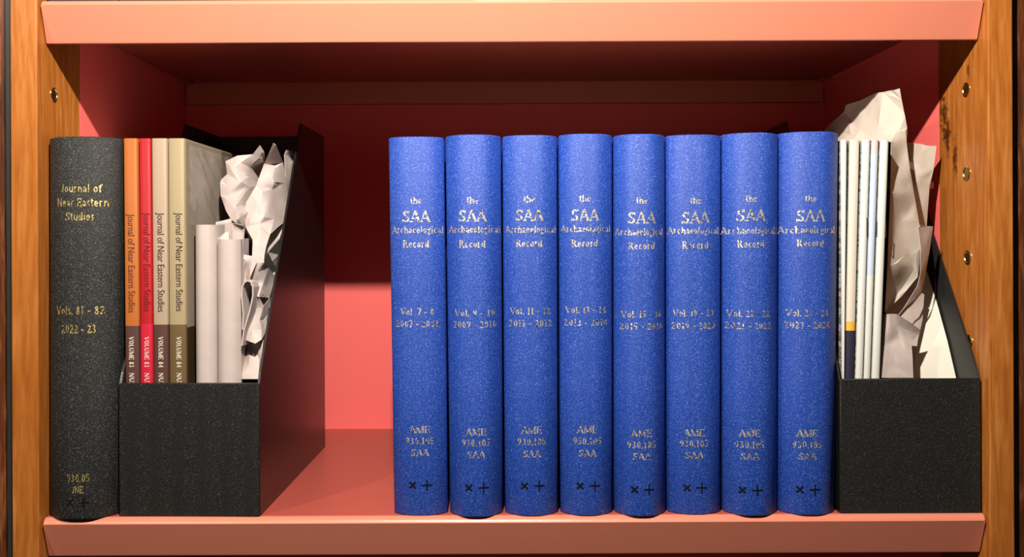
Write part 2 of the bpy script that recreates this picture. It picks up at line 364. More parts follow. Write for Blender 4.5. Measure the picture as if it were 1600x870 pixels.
# ---------------------------------------------------------------- bound books
def bound_book(name, label, group, px, y_top, mat, foilmat, lines, mark, bulge, ysh, depth=0.215, board=0.0026, cat='book', serif=True, zfoot=0.0, markthick=1.0):
    """px: left/right edges at the head and at the foot in the frame"""
    tl, tr, bl, br = px
    ptl, ptr = at(tl, y_top, ysh), at(tr, y_top, ysh); pbl, pbr = at(bl, 800, ysh), at(br, 800, ysh)
    H = (ptl.z+ptr.z)/2
    cx, z0 = (pbl.x+pbr.x)/2, zfoot
    def xl(z): return pbl.x+(ptl.x-pbl.x)*(z-z0)/(H-z0)
    def xr(z): return pbr.x+(ptr.x-pbr.x)*(z-z0)/(H-z0)
    def surf(u): return ysh-bulge*(1-abs(u)**2.9)
    t = thing(name, (cx, ysh+depth/2, z0), label, cat, group)
    # cover: rounded spine and two boards as one wrap
    NU = 24; bm = bmesh.new()
    def ring(z, ins):
        outer, inner = [], []
        L, Rr = xl(z)+ins, xr(z)-ins; m, h = (L+Rr)/2, (Rr-L)/2
        outer.append((L, ysh+depth)); outer.append((L, ysh+0.012)); outer.append((L, ysh+.0025))
        inner.append((L+board, ysh+depth)); inner.append((L+board, ysh+0.012)); inner.append((L+board, ysh+.004))
        for k in range(NU+1):
            u = -1+2*k/NU
            rr = 0.975+.025*(abs(u) < .9)
            outer.append((m+u*h*.985, surf(u)+ins*1.0))
            inner.append((m+u*(h-board), surf(u)+board*.8))
        outer += [(Rr, ysh+.0025), (Rr, ysh+0.012), (Rr, ysh+depth)]
        inner += [(Rr-board, ysh+.004), (Rr-board, ysh+0.012), (Rr-board, ysh+depth)]
        return [bm.verts.new((x, y, z)) for x, y in outer], [bm.verts.new((x, y, z)) for x, y in inner]
    zs = [(z0, .0010), (z0+.0004, .0004), (z0+.0014, 0), (z0+.10, 0), (H-.10, 0), (H-.0014, 0), (H-.0004, .0004), (H, .0010)]
    rs = [ring(z, i) for z, i in zs]
    n = len(rs[0][0])
    for (o1, i1), (o2, i2) in zip(rs, rs[1:]):
        for k in range(n-1):
            bm.faces.new((o1[k], o1[k+1], o2[k+1], o2[k])); bm.faces.new((i1[k], i2[k], i2[k+1], i1[k+1]))
        bm.faces.new((o1[0], o2[0], i2[0], i1[0])); bm.faces.new((o1[-1], i1[-1], i2[-1], o2[-1]))
    for (o1, i1), fl in ((rs[0], 1), (rs[-1], 0)):
        for k in range(n-1): bm.faces.new((o1[k], i1[k], i1[k+1], o1[k+1]))
    bmesh.ops.recalc_face_normals(bm, faces=bm.faces)
    mesh_obj('cover', shift(bm, t.location), mat, t, smooth=True, angle=50)
    bm = bmesh.new()
    zb, zt = z0+.003, H-.003
    vs = []
    for z in (zb, zt):
        L, Rr = xl(z)+board+.0003, xr(z)-board-.0003; m, h = (L+Rr)/2, (Rr-L)/2
        row = [(L, ysh+depth-.004)]+[(m+u*h, surf(u)+board+.0015) for u in [k/6-1 for k in range(13)]]+[(Rr, ysh+depth-.004)]
        vs.append([bm.verts.new((x, max(y, ysh-bulge+.004), z)) for x, y in row])
    n2 = len(vs[0])
    for k in range(n2): bm.faces.new((vs[0][k], vs[0][(k+1) % n2], vs[1][(k+1) % n2], vs[1][k]))
    bm.faces.new(vs[0]); bm.faces.new(vs[1]); bmesh.ops.recalc_face_normals(bm, faces=bm.faces)
    mesh_obj('page_block', shift(bm, t.location), PAGES, t)
    def mapper(pcx, pcy):
        c = at(pcx, pcy, ysh-bulge)
        def f(a, b):
            x, z = c.x+a, c.z+b
            L, Rr = xl(z), xr(z); m, h = (L+Rr)/2, (Rr-L)/2
            return (x, surf(max(-1, min(1, (x-m)/(h*.985))))-0.00022, z)
        return f
    for pname, rows in lines:
        bm = bmesh.new()
        for (txt, pcx, pcy, ph, pw) in rows:
            put_text(bm, txt, mapper(pcx, pcy), ph/2080.0, pw/2080.0 if pw else None, serif=serif, thick=1.05 if serif else 1.15)
        mesh_obj(pname, shift(bm, t.location), foilmat, t)
    bm = bmesh.new(); mx, my, mr, md = mark
    put_marks(bm, mapper(mx, my), mr/2080.0, md/2080.0)
    o = mesh_obj('cross_and_plus_mark', shift(bm, t.location), INK, t)
    return t

vols = [
 # head l, r, foot l, r, top, vol text, years, centre x (title, middle, foot), rows y
 ((607, 693.5, 616, 700), 215, '7 - 8', '2007 - 2008', (650, 652, 656), (313, 338, 359, 381, 487, 506, 671, 689, 707, 758), .0085),
 ((696, 783, 703, 786), 213, '9 - 10', '2009 - 2010', (738, 742, 744), (313, 337, 358, 381, 489, 507, 675, 692, 710, 762), .0135),
 ((785, 870.5, 789, 872), 213, '11 - 12', '2011 - 2012', (827, 829, 831), (311, 336, 358, 380, 486, 505, 672, 690, 709, 759), .0105),
 ((873, 956.5, 876, 957), 211, '13 - 14', '2013 - 2014', (914, 916, 918), (310, 336, 357, 380, 484, 504, 671, 689, 708, 759), .0105),
 ((959, 1039, 960, 1040), 212, '15 - 16', '2015 - 2016', (1003, 1004, 1003), (313, 340, 362, 384, 491, 510, 677, 695, 713, 765), .0135),
 ((1041, 1126.5, 1043, 1125.5), 212, '19 - 20', '2019 - 2020', (1087, 1085, 1085), (313, 340, 360, 383, 489, 509, 676, 693, 711, 762), .0090),
 ((1128.5, 1216, 1130, 1214), 210, '21 - 22', '2021 - 2022', (1174, 1172, 1172), (310, 336, 360, 381, 490, 509, 677, 695, 713, 766), .0135),
 ((1218, 1310, 1217, 1303.5), 208, '23 - 24', '2023 - 2024', (1267, 1264, 1262), (310, 337, 359, 380, 489, 508, 677, 695, 713, 765), .0120),
]
where = ['leftmost of the blue row', 'second in the blue row', 'third in the blue row', 'fourth in the blue row', 'fifth in the blue row', 'sixth in the blue row', 'seventh in the blue row', 'rightmost of the blue row']
for (px, yt, vol, yrs, (c1, c2, c3), ys, bg), wh in zip(vols, where):
    aw = (px[1]-px[0])-5
    lines = [('title_lettering', [('the', c1, ys[0], 10.5, 19), ('SAA', c1, ys[1], 18, 45), ('Archaeological', (px[0]+px[1])/2+2, ys[2], 11, aw), ('Record', c1, ys[3], 11.5, 42)]),
             ('volume_lettering', [('Vol. '+vol, c2, ys[4], 10.5, 53 if len(vol) < 6 else 64), (yrs, c2, ys[5], 10.5, 69)]),
             ('shelfmark_lettering', [('AME', c3, ys[6], 11, 33), ('930.105', c3, ys[7], 11, 46), ('SAA', c3, ys[8], 10.5, 29)])]
    # spine centre reaches the foot line read from the photograph
    bound_book('bound_volume', 'blue cloth bound volume, %s, with %s on its spine' % (wh, yrs), 'blue bound volumes on the shelf',
               px, yt, BLUE, SILVER, lines, (c3, ys[9], 7.8, 11.5), bg, 0.0062)
bound_book('bound_volume', 'thick black cloth bound volume with gold lettering at the left upright', None, (77, 188, 77, 183.5), 216, BLACK, GOLD,
    [('title_lettering', [('Journal of', 125, 294, 13, 63), ('Near Eastern', 126, 316, 13, 78), ('Studies', 124, 338, 13, 45)]),
     ('volume_lettering', [('Vols. 81 - 82', 123, 485, 13, 74), ('2022 - 23', 122, 514, 13, 54)]),
     ('shelfmark_lettering', [('930.05', 122, 747, 12, 36), ('JNE', 121, 765, 11, 18)])],
    (120, 785, 7, 10.5), 0.0135, 0.0045, serif=False)

# ---------------------------------------------------------------- magazine holders
def holder(label, x0, x1, sl, sr, yf, depth, H, hf, ytop, th=0.0018):
    """x0,x1: front corners (x, y of each); sl, sr: sideways drift of each side panel per metre of depth"""
    (ax, ay), (bx, by) = x0, x1
    t = thing('magazine_holder', ((ax+bx)/2, yf+depth/2, 0), label, 'magazine holder')
    def side(X, Y, s, inn):
        bm = bmesh.new(); out = []
        prof = [(0, 0.0), (0, hf), (.004, hf+.009), (ytop-.002, H-.003), (ytop+.001, H), (depth, H), (depth, 0.0)]
        A = [bm.verts.new((X+s*y, Y+y, z)) for y, z in prof]
        B = [bm.verts.new((X+s*y+inn*th, Y+y, z)) for y, z in prof]
        n = len(prof)
        for k in range(n): bm.faces.new((A[k], A[(k+1) % n], B[(k+1) % n], B[k]))
        bm.faces.new(A); bm.faces.new(B[::-1])
        bmesh.ops.recalc_face_normals(bm, faces=bm.faces)
        bmesh.ops.bevel(bm, geom=bm.edges[:], offset=.0005, segments=2, affect='EDGES')
        for f in bm.faces:
            if f.normal.x*inn > .9: f.material_index = 1
        mesh_obj('side_panel', shift(bm, t.location), [HOLDSIDE, HOLDIN], t)
    side(ax, ay, sl, 1); side(bx, by, sr, -1)
    def slab(name, p, q, z0, z1, ty, mats=HOLD):
        bm = bmesh.new(); (x0_, y0_), (x1_, y1_) = p, q
        vs = [(x0_, y0_), (x1_, y1_), (x1_, y1_+ty), (x0_, y0_+ty)]
        A = [bm.verts.new((x, y, z0)) for x, y in vs]; B = [bm.verts.new((x, y, z1)) for x, y in vs]
        for k in range(4): bm.faces.new((A[k], A[(k+1) % 4], B[(k+1) % 4], B[k]))
        bm.faces.new(A[::-1]); bm.faces.new(B); bmesh.ops.recalc_face_normals(bm, faces=bm.faces)
        bmesh.ops.bevel(bm, geom=bm.edges[:], offset=min(.0007, abs(z1-z0)*.3), segments=3, affect='EDGES')
        mesh_obj(name, shift(bm, t.location), mats, t, smooth=True, angle=40)
    e = th+.0001
    slab('front_panel', (ax+.0002, ay-.0012), (bx-.0002, by-.0012), 0.0, hf+.001, th)
    slab('back_panel', (ax+sl*depth+e, ay+depth-th), (bx+sr*depth-e, by+depth-th), 0.0, H, th)
    slab('bottom_panel', (ax+e+.0005, ay+e), (bx-e-.0005, by+e), 0.0015, 0.0035, depth-3*th, HOLDIN)
    return t
LH = holder('black magazine holder with orange, red and cream journals, right of the black book',
       (-0.2815, 0.0010), (-0.1742, -0.0016), 0.0253, 0.0253, 0.0, 0.2500, 0.3155, 0.1000, 0.146)
RH = holder('black magazine holder with thin white magazines, at the right upright',
       (0.2641, 0.0), (0.3713, 0.0), 0.038, 0.0, 0.0, 0.2450, 0.3155, 0.1010, 0.146)

# ---------------------------------------------------------------- journals in the left holder
def band_mat(name, stops, rough=0.45, spec=0.2):
    """colour bands by height: [(z, colour)...] from the top down to the foot"""
    m, nt, b = new_mat(name)
    g = N(nt, 'ShaderNodeNewGeometry'); s = N(nt, 'ShaderNodeSeparateXYZ'); nt.links.new(g.outputs['Position'], s.inputs[0])
    col = stops[0][1]; prev = None
    out = None
    for z, c in stops[1:]:
        fac = mathn(nt, 'LESS_THAN', s.outputs['Z'], z)
        out = mixc(nt, fac, out if out is not None else col, c)
    if out is None: b.inputs['Base Color'].default_value = (*col, 1)
    else: nt.links.new(out, b.inputs['Base Color'])
    b.inputs['Roughness'].default_value = rough; b.inputs['Specular IOR Level'].default_value = spec
    return m
def journal(label, tl, tr, bl, br, ytop, y0, up, low, tcol, vcol, title_x, t0, t1, vol, zsplit_px, depth=.19):
    a, b = at(tl, ytop, y0), at(tr, ytop, y0); c, d = at(bl, 597, y0), at(br, 597, y0)
    H = (a.z+b.z)/2; zf = 0.0036
    def X(top, bot, z): return bot.x+(top.x-bot.x)*(z-bot.z)/(top.z-bot.z)
    t = thing('journal', ((c.x+d.x)/2, y0+depth/2, zf), label, 'journal', 'journals in the left holder')
    zs = at((bl+br)/2, zsplit_px, y0).z
    m = band_mat('journal_cover', [(9, up), (zs, low)])
    bm = bmesh.new(); rows = []
    prof = [(0, depth), (0, .0012), (.0005, .0003), (.0012, 0), (1, 0), (1.2, 0)]
    for z in (zf, H-.0004, H):
        L, Rr = X(a, c, z), X(b, d, z); i = .0003 if z == H else 0
        L += i; Rr -= i
        rows.append([bm.verts.new(p) for p in ((L, y0+depth, z), (L, y0+.0014, z), (L+.0004, y0+.0005, z), (L+.0012, y0+i, z),
                     ((L+Rr)/2, y0-.0002+i, z), (Rr-.0012, y0+i, z), (Rr-.0004, y0+.0005, z), (Rr, y0+.0014, z), (Rr, y0+depth, z),
                     (Rr-.0004, y0+depth, z), (Rr-.0004, y0+.003, z), (L+.0004, y0+.003, z), (L+.0004, y0+depth, z))])
    n = len(rows[0])
    for r1, r2 in zip(rows, rows[1:]):
        for k in range(n): bm.faces.new((r1[k], r1[(k+1) % n], r2[(k+1) % n], r2[k]))
    bm.faces.new(rows[0]); bm.faces.new(rows[-1]); bmesh.ops.recalc_face_normals(bm, faces=bm.faces)
    bmesh.ops.triangulate(bm, faces=[f for f in bm.faces if len(f.verts) > 4])
    for v in bm.verts: v.co.x += .0253*(v.co.y-y0)
    mesh_obj('cover', shift(bm, t.location), m, t, smooth=True, angle=40)
    bm = bmesh.new(); vs = []
    for z in (zf+.0005, H-.0006):
        L, Rr = X(a, c, z)+.0006, X(b, d, z)-.0006
        vs.append([bm.verts.new(p) for p in ((L, y0+.0033, z), (Rr, y0+.0033, z), (Rr, y0+depth-.001, z), (L, y0+depth-.001, z))])
    for k in range(4): bm.faces.new((vs[0][k], vs[0][(k+1) % 4], vs[1][(k+1) % 4], vs[1][k]))
    bm.faces.new(vs[0]); bm.faces.new(vs[1]); bmesh.ops.recalc_face_normals(bm, faces=bm.faces)
    for v in bm.verts: v.co.x += .0253*(v.co.y-y0)
    mesh_obj('page_block', shift(bm, t.location), PAGES, t)
    # title, letters turned clockwise; built from the built-in sans outline
    fc = bpy.data.curves.new('t', 'FONT'); fc.body = 'Journal of Near Eastern Studies'; fc.align_x = 'LEFT'; fc.resolution_u = 3
    fo = bpy.data.objects.new('t', fc); COL.objects.link(fo)
    dg = bpy.context.evaluated_depsgraph_get(); me = bpy.data.meshes.new_from_object(fo.evaluated_get(dg))
    xs = [v.co.x for v in me.vertices]; Wt = max(xs)-min(xs); x0 = min(xs)
    p0, p1 = at(title_x, t0, y0), at(title_x, t1, y0); Lz = p0.z-p1.z
    for v in me.vertices:
        u, h = (v.co.x-x0)/Wt, v.co.y
        z = p0.z-u*Lz; hx = (h-.26)*(15.5/2060)
        v.co = Vector((X(a, c, z)*.5+X(b, d, z)*.5+(title_x-(tl+tr+bl+br)/4)/2060+hx, y0-.00040, z))-t.location
    bpy.data.objects.remove(fo); bpy.data.curves.remove(fc)
    o = bpy.data.objects.new('title_lettering', me); COL.objects.link(o); o.parent = t
    me.materials.clear(); me.materials.append(plain('title_ink', tcol, .5))
    bm = bmesh.new()
    for txt, s0, s1 in ((vol, 526, 574), ('NUMBER', 582, 626)):
        q0, q1 = at(title_x, s0, y0), at(title_x, s1, y0); zc = (q0.z+q1.z)/2
        def f(p, q, zc=zc):
            z = zc-p
            return (X(a, c, z)*.5+X(b, d, z)*.5+(title_x-(tl+tr+bl+br)/4)/2060+q, y0-.0004, z)
        put_text(bm, txt, f, 7.6/2060, q0.z-q1.z, thick=1.1)
    mesh_obj('volume_lettering', shift(bm, t.location), plain('volume_ink', vcol, .5), t)
    return t, (lambda z: X(b, d, z)), H
DK = (0.040, 0.018, 0.018)
journal('orange paperback journal with dark brown foot, leftmost in the left holder', 192.5, 214, 195.5, 217.5, 216, .0060, (0.36, 0.105, 0.020), (0.075, 0.035, 0.030), (0.10, 0.03, 0.015), (0.75, 0.68, 0.55), 204.5, 334, 488, 'VOLUME 83', 509)
journal('bright red paperback journal with crimson foot in the left holder', 216.5, 235, 219, 238.5, 216, .0056, (0.34, 0.008, 0.013), (0.45, 0.012, 0.035), (0.16, 0.004, 0.010), (0.80, 0.55, 0.50), 228.5, 332, 486, 'VOLUME 83', 506)
journal('pale pinkish beige paperback journal with brown foot in the left holder', 236.5, 260.5, 240, 262.5, 216, .0060, (0.32, 0.245, 0.175), (0.075, 0.036, 0.030), DK, (0.75, 0.68, 0.55), 250.5, 332, 487, 'VOLUME 84', 507)
jt, jx, jH = journal('pale olive cream paperback journal with plastic sleeve, rightmost of the journals', 262.5, 288, 264.5, 290.5, 216, .0056, (0.285, 0.235, 0.135), (0.115, 0.075, 0.033), DK, (0.75, 0.68, 0.55), 279, 332, 486, 'VOLUME 84', 507, depth=.20)
# clear plastic sleeve and taupe cover face on the right side of the last journal
m, nt, b = new_mat('taupe_cover_print')
g = N(nt, 'ShaderNodeNewGeometry'); s = N(nt, 'ShaderNodeSeparateXYZ'); nt.links.new(g.outputs['Position'], s.inputs[0])
c = mixc(nt, mathn(nt, 'GREATER_THAN', s.outputs['Y'], .098), (0.62, 0.53, 0.42), (0.33, 0.25, 0.18))
c = mixc(nt, mathn(nt, 'LESS_THAN', s.outputs['Z'], at(290, 512, .006).z), c, (0.10, 0.062, 0.03))
nt.links.new(c, b.inputs['Base Color']); b.inputs['Roughness'].default_value = .4
bm = bmesh.new(); zt, zb = jH-.0006, .0045
vs = [bm.verts.new((jx(z)+.00025+.0253*(y-.0056), y, z)) for y, z in ((.0085, zb), (.2, zb), (.2, zt), (.0085, zt))]
bm.faces.new(vs); bmesh.ops.solidify(bm, geom=bm.faces[:], thickness=.0002)
mesh_obj('cover_face', shift(bm, jt.location), m, jt)
m, nt, b = new_mat('clear_plastic')
b.inputs['Base Color'].default_value = (.9, .88, .85, 1); b.inputs['Roughness'].default_value = .12; b.inputs['Alpha'].default_value = .16
b.inputs['Specular IOR Level'].default_value = 1.0; b.inputs['Coat Weight'].default_value = .6
bump(nt, noise(nt, coords(nt, (1, 1, .5)), 70, 2, .5, .8), b, .35, .003)
bm = bmesh.new(); ny, nz = 22, 26; grid = []
for i in range(ny+1):
    row = []
    for k in range(nz+1):
        y = .012+.10*i/ny; z = at(300, 352, .04).z+(zt-.004-at(300, 352, .04).z)*k/nz
        off = .0012+.0012*math.sin(9*i/ny*2.1+k*.5)*math.sin(k*.33+i*.3)+.0004*random.random()
        row.append(bm.verts.new((jx(z)+.0006+.0253*(y-.0056)+off, y, z)))
    grid.append(row)
for i in range(ny):
    for k in range(nz): bm.faces.new((grid[i][k], grid[i+1][k], grid[i+1][k+1], grid[i][k+1]))
mesh_obj('plastic_sleeve', shift(bm, jt.location), m, jt, smooth=True)

# ---------------------------------------------------------------- papers
def sheet(bm, outline, inner=(), rnd=0, amp=0.003, th=.00035, seed=1, K=.85, sm=1):
    """a creased sheet: outline and fold points (px, py, y), facets between them"""
    rg = random.Random(seed)
    pts = [Vector(p) for p in outline]; n = len(pts)
    P2 = [Vector((p[0], p[1])) for p in pts]; dep = [p[2] for p in pts]
    base2, based = list(P2), list(dep)
    def idw(q):
        sw = sv = 0
        for a, d in zip(base2, based):
            w_ = 1/((q-a).length_squared+1)**1.5; sw += w_; sv += w_*d
        return sv/sw
    def inside(q):
        c = False
        for i in range(n):
            a, b_ = P2[i], P2[(i+1) % n]
            if (a.y > q.y) != (b_.y > q.y) and q.x < (b_.x-a.x)*(q.y-a.y)/(b_.y-a.y)+a.x: c = not c
        return c
    for p in inner:
        q = Vector((p[0], p[1])); P2.append(q); dep.append(idw(q)*(1-K)+p[2]*K)
    base2, based = list(P2), list(dep)
    xs = [p.x for p in P2[:n]]; ys = [p.y for p in P2[:n]]; tries = 0; got = 0
    while got < rnd and tries < 4000:
        tries += 1
        q = Vector((rg.uniform(min(xs), max(xs)), rg.uniform(min(ys), max(ys))))
        if not inside(q) or min((q-a).length for a in P2) < 9: continue
        dd = idw(q)+rg.uniform(-amp, amp); P2.append(q); dep.append(dd); got += 1
    vo, eo, fo, ov, oe, of = geometry.delaunay_2d_cdt(P2, [], [list(range(n))], 1, 1e-5)
    t = bmesh.new(); V = []
    for i, q in enumerate(vo):
        src = ov[i]; d = dep[src[0]] if src else idw(q)
        V.append(t.verts.new(at(q.x, q.y, d)))
    for f in fo:
        try: t.faces.new([V[k] for k in f])
        except ValueError: pass
    bmesh.ops.recalc_face_normals(t, faces=t.faces)
    bmesh.ops.subdivide_edges(t, edges=t.edges[:], cuts=3, use_grid_fill=True)
    bmesh.ops.triangulate(t, faces=t.faces[:])
    for _ in range(sm):
        new = {v: sum((e.other_vert(v).co.y for e in v.link_edges), 0.0)/len(v.link_edges) for v in t.verts if v.link_edges and not v.is_boundary}
        for v, y_ in new.items():
            k = (D+v.co.y*.5+y_*.5)/(D+v.co.y); v.co = Vector((v.co.x*k, v.co.y*.5+y_*.5, (v.co.z-ZC)*k+ZC))
    for f in t.faces: f.smooth = True
    bmesh.ops.solidify(t, geom=t.faces[:], thickness=th)
    me = bpy.data.meshes.new('t'); t.to_mesh(me); t.free(); bm.from_mesh(me); bpy.data.meshes.remove(me)
def strip(bm, path, zt, zb, th=.0005):
    """upright folded strip: path in (x, y), top heights per point"""
    t = bmesh.new(); rows = []
    for (x, y), z in zip(path, zt):
        rows.append([t.verts.new((x, y, zb+(z-zb)*k/14)) for k in range(15)])
    for a, b in zip(rows, rows[1:]):
        for k in range(14): t.faces.new((a[k], b[k], b[k+1], a[k+1]))
    bmesh.ops.recalc_face_normals(t, faces=t.faces)
    bmesh.ops.solidify(t, geom=t.faces[:], thickness=th)
    me = bpy.data.meshes.new('t'); t.to_mesh(me); t.free(); bm.from_mesh(me); bpy.data.meshes.remove(me)
def ufold(bm, pxl, pxr, ptop, y0, back, rl=.006, zb=.004, tl=0, tr=0, n=14):
    a, b = at(pxl, ptop, y0), at(pxr, ptop, y0); path, zt = [], []
    w_ = b.x-a.x
    path.append((a.x+.001, y0+back)); zt.append(a.z+tl)
    path.append((a.x+.0003, y0+back*.5)); zt.append(a.z+tl*.6)
    for k in range(n+1):
        u = k/n; x = a.x+w_*u
        y = y0+rl*(abs(2*u-1)**2.6)
        path.append((x, y)); zt.append(a.z)
    path.append((b.x-.0003, y0+back*.5)); zt.append(a.z+tr*.6)
    path.append((b.x-.001, y0+back)); zt.append(a.z+tr)
    strip(bm, path, zt, zb)

bm = bmesh.new(); ufold(bm, 301.5, 334.5, 351, .010, .060, tl=.001, tr=.001)
o = mesh_obj('folded_paper', bm, PAPER, None, smooth=True, angle=35)
def base(o, label, cat, group=None):
    """move the origin of a one-mesh thing to its foot"""
    me = o.data; xs = [v.co.x for v in me.vertices]; ys = [v.co.y for v in me.vertices]; zs = [v.co.z for v in me.vertices]
    c = Vector(((min(xs)+max(xs))/2, (min(ys)+max(ys))/2, min(zs)))
    me.transform(Matrix.Translation(-c)); o.location = c
    return tag(o, label, cat, group)
base(o, 'tall folded strip of pale paper, left of the two, beside the cream journal', 'paper', 'folded paper strips in the left holder')
bm = bmesh.new(); ufold(bm, 336.5, 373.0, 374, .0085, .035, tl=.004, tr=.001)
sheet(bm, [(337, 372, .030), (337, 347, .034), (350, 344, .040), (362, 341, .046), (364, 368, .046), (362, 384, .046), (338, 400, .034)], [(350, 366, .042)], th=.0003)
sheet(bm, [(338, 374, .020), (352, 362, .024), (358, 361, .026), (358, 376, .016), (366, 378, .014), (366, 388, .016), (340, 388, .018)], [(354, 372, .019)], th=.0003)
sheet(bm, [(361, 348, .020), (378, 351, .017), (383, 356, .022), (379, 395, .022), (378, 460, .02), (376, 594, .018), (374.5, 594, .018), (374.5, 400, .018), (361, 400, .022)], [], th=.0003)
o = mesh_obj('folded_paper', bm, PAPER)
base(o, 'shorter folded strip of pale paper, right of the two, beside the crumpled paper', 'paper', 'folded paper strips in the left holder')

# crumpled wads in the left holder
def yw(px, d):
    """depth of a point of the wads: never outside the slanted right panel"""
    return max(d, 264.0/(VX-px)-D+.003)
def wad(bm, outline, inner=(), **kw):
    sheet(bm, [(x, y, yw(x, d)) for x, y, d in outline], [(x, y, yw(x, d)) for x, y, d in inner], **kw)
bm = bmesh.new()
wad(bm, [(352, 252, .082), (371, 243, .078), (395, 241, .076), (406, 227, .070), (413, 238, .074), (417, 262, .118), (412, 290, .112), (404, 320, .100), (398, 345, .092), (386, 360, .072),
         (368, 348, .050), (361, 343, .054), (353, 329, .060), (345, 306, .068), (344, 286, .070), (346, 280, .074), (355, 272, .074)],
    [(364, 263, .062), (389, 276, .070), (377, 284, .050), (390, 292, .054), (383, 334, .040), (360, 304, .060), (368, 322, .050), (409, 248, .072), (392, 262, .080), (376, 254, .066), (356, 292, .060), (352, 310, .058), (374, 340, .040)], K=.42, sm=2)
wad(bm, [(427, 223.5, .066), (431, 226, .064), (442, 253, .05), (447, 286, .05), (449, 318, .05), (444, 347, .05), (434, 355, .078), (422, 366, .058), (416, 384, .046), (413, 400, .038), (412, 415, .030), (401, 415, .028), (394, 402, .036), (395, 375, .048), (384, 355, .064), (382, 337, .068), (384.5, 317, .070), (401, 289, .078), (413, 256, .090)],
    [(428, 284, .068), (425, 296, .080), (437, 289, .084), (412, 339, .050), (400, 328, .070), (396, 346, .056), (405, 352, .058), (420, 318, .062), (436, 322, .086), (428, 342, .070), (404, 376, .044), (410, 300, .066), (408, 318, .064), (421, 262, .078), (432, 262, .084), (408, 362, .046)], K=.42, sm=2)
wad(bm, [(444, 242, .120), (447, 234, .122), (456, 236, .125), (462, 248, .1), (457, 282, .1), (449, 320, .1), (446, 284, .106)], [(451, 262, .112)], K=.42, sm=2)
wad(bm, [(444, 350, .104), (437, 372, .084), (418, 394, .050), (414, 404, .060), (420, 380, .080), (424, 366, .090)], [], K=.42, sm=2)
wad(bm, [(418, 394, .044), (435, 398, .076), (430, 416, .066), (425, 408, .052)], [], K=.42, sm=2)
o = mesh_obj('crumpled_paper', bm, PAPER, smooth=True, angle=16)
base(o, 'crumpled pale packing paper rising to a point at the top of the left holder', 'paper')
bm = bmesh.new()
wad(bm, [(371, 399, .030), (373, 396, .026), (395, 400, .024), (401, 410, .022), (391, 432, .020), (386, 452, .022), (376, 470, .026), (372, 430, .030)], [(383, 432, .034), (384, 408, .016), (390, 415, .024)], K=.42, sm=2)
wad(bm, [(401, 410, .0235), (413, 410, .0240), (420, 418, .034), (430, 432, .05), (421, 466, .034), (412, 464, .030), (404, 464, .018), (390, 455, .026), (386, 446, .030), (392, 430, .028)], [(407, 455, .0150), (403, 425, .0175), (412, 440, .021), (396, 444, .030), (421, 440, .050)], K=.42, sm=2)
wad(bm, [(404, 463, .0200), (412, 477, .0235), (421, 466, .035), (418, 492, .036), (414, 520, .028), (408, 531, .0140), (399, 537, .0110), (381, 530, .018), (385, 510, .022), (392, 486, .026)], [(405, 500, .0130), (393, 515, .014), (408, 515, .0150), (412, 500, .028)], K=.42, sm=2)
wad(bm, [(386, 538, .034), (399, 536, .024), (407, 530, .024), (412, 528, .026), (408, 560, .014), (404, 592, .010), (375, 592, .016), (374, 585, .016), (378, 560, .034)], [(390, 557, .0120), (405, 560, .024), (398, 548, .034), (388, 575, .010)], K=.42, sm=2)
wad(bm, [(374, 440, .046), (392, 430, .050), (430, 425, .070), (424, 470, .055), (416, 520, .042), (408, 575, .030), (376, 592, .030), (374, 500, .044)], [(400, 480, .052)], K=.42, sm=2)
# a curled fold with a rounded top
pth = [(378, 515), (379, 490), (376.5, 462), (377.5, 448), (381, 440), (387, 437), (393, 440), (396, 448), (396, 462), (391, 486), (382, 516), (379, 540)]
t2 = bmesh.new(); rows = []
for k, (px, py) in enumerate(pth):
    p = at(px, py, .0100); rows.append([t2.verts.new(p), t2.verts.new(p+Vector((0.0006, .007, 0))), t2.verts.new(p+Vector((0.001, .016, -.001)))])
for a, b in zip(rows, rows[1:]):
    for k in range(2): t2.faces.new((a[k], b[k], b[k+1], a[k+1]))
bmesh.ops.recalc_face_normals(t2, faces=t2.faces); bmesh.ops.solidify(t2, geom=t2.faces[:], thickness=.0010)
me = bpy.data.meshes.new('t'); t2.to_mesh(me); t2.free(); bm.from_mesh(me)
o = mesh_obj('crumpled_paper', bm, PAPER, smooth=True, angle=16)
base(o, 'crumpled pale packing paper with a curled fold, low in the left holder', 'paper')

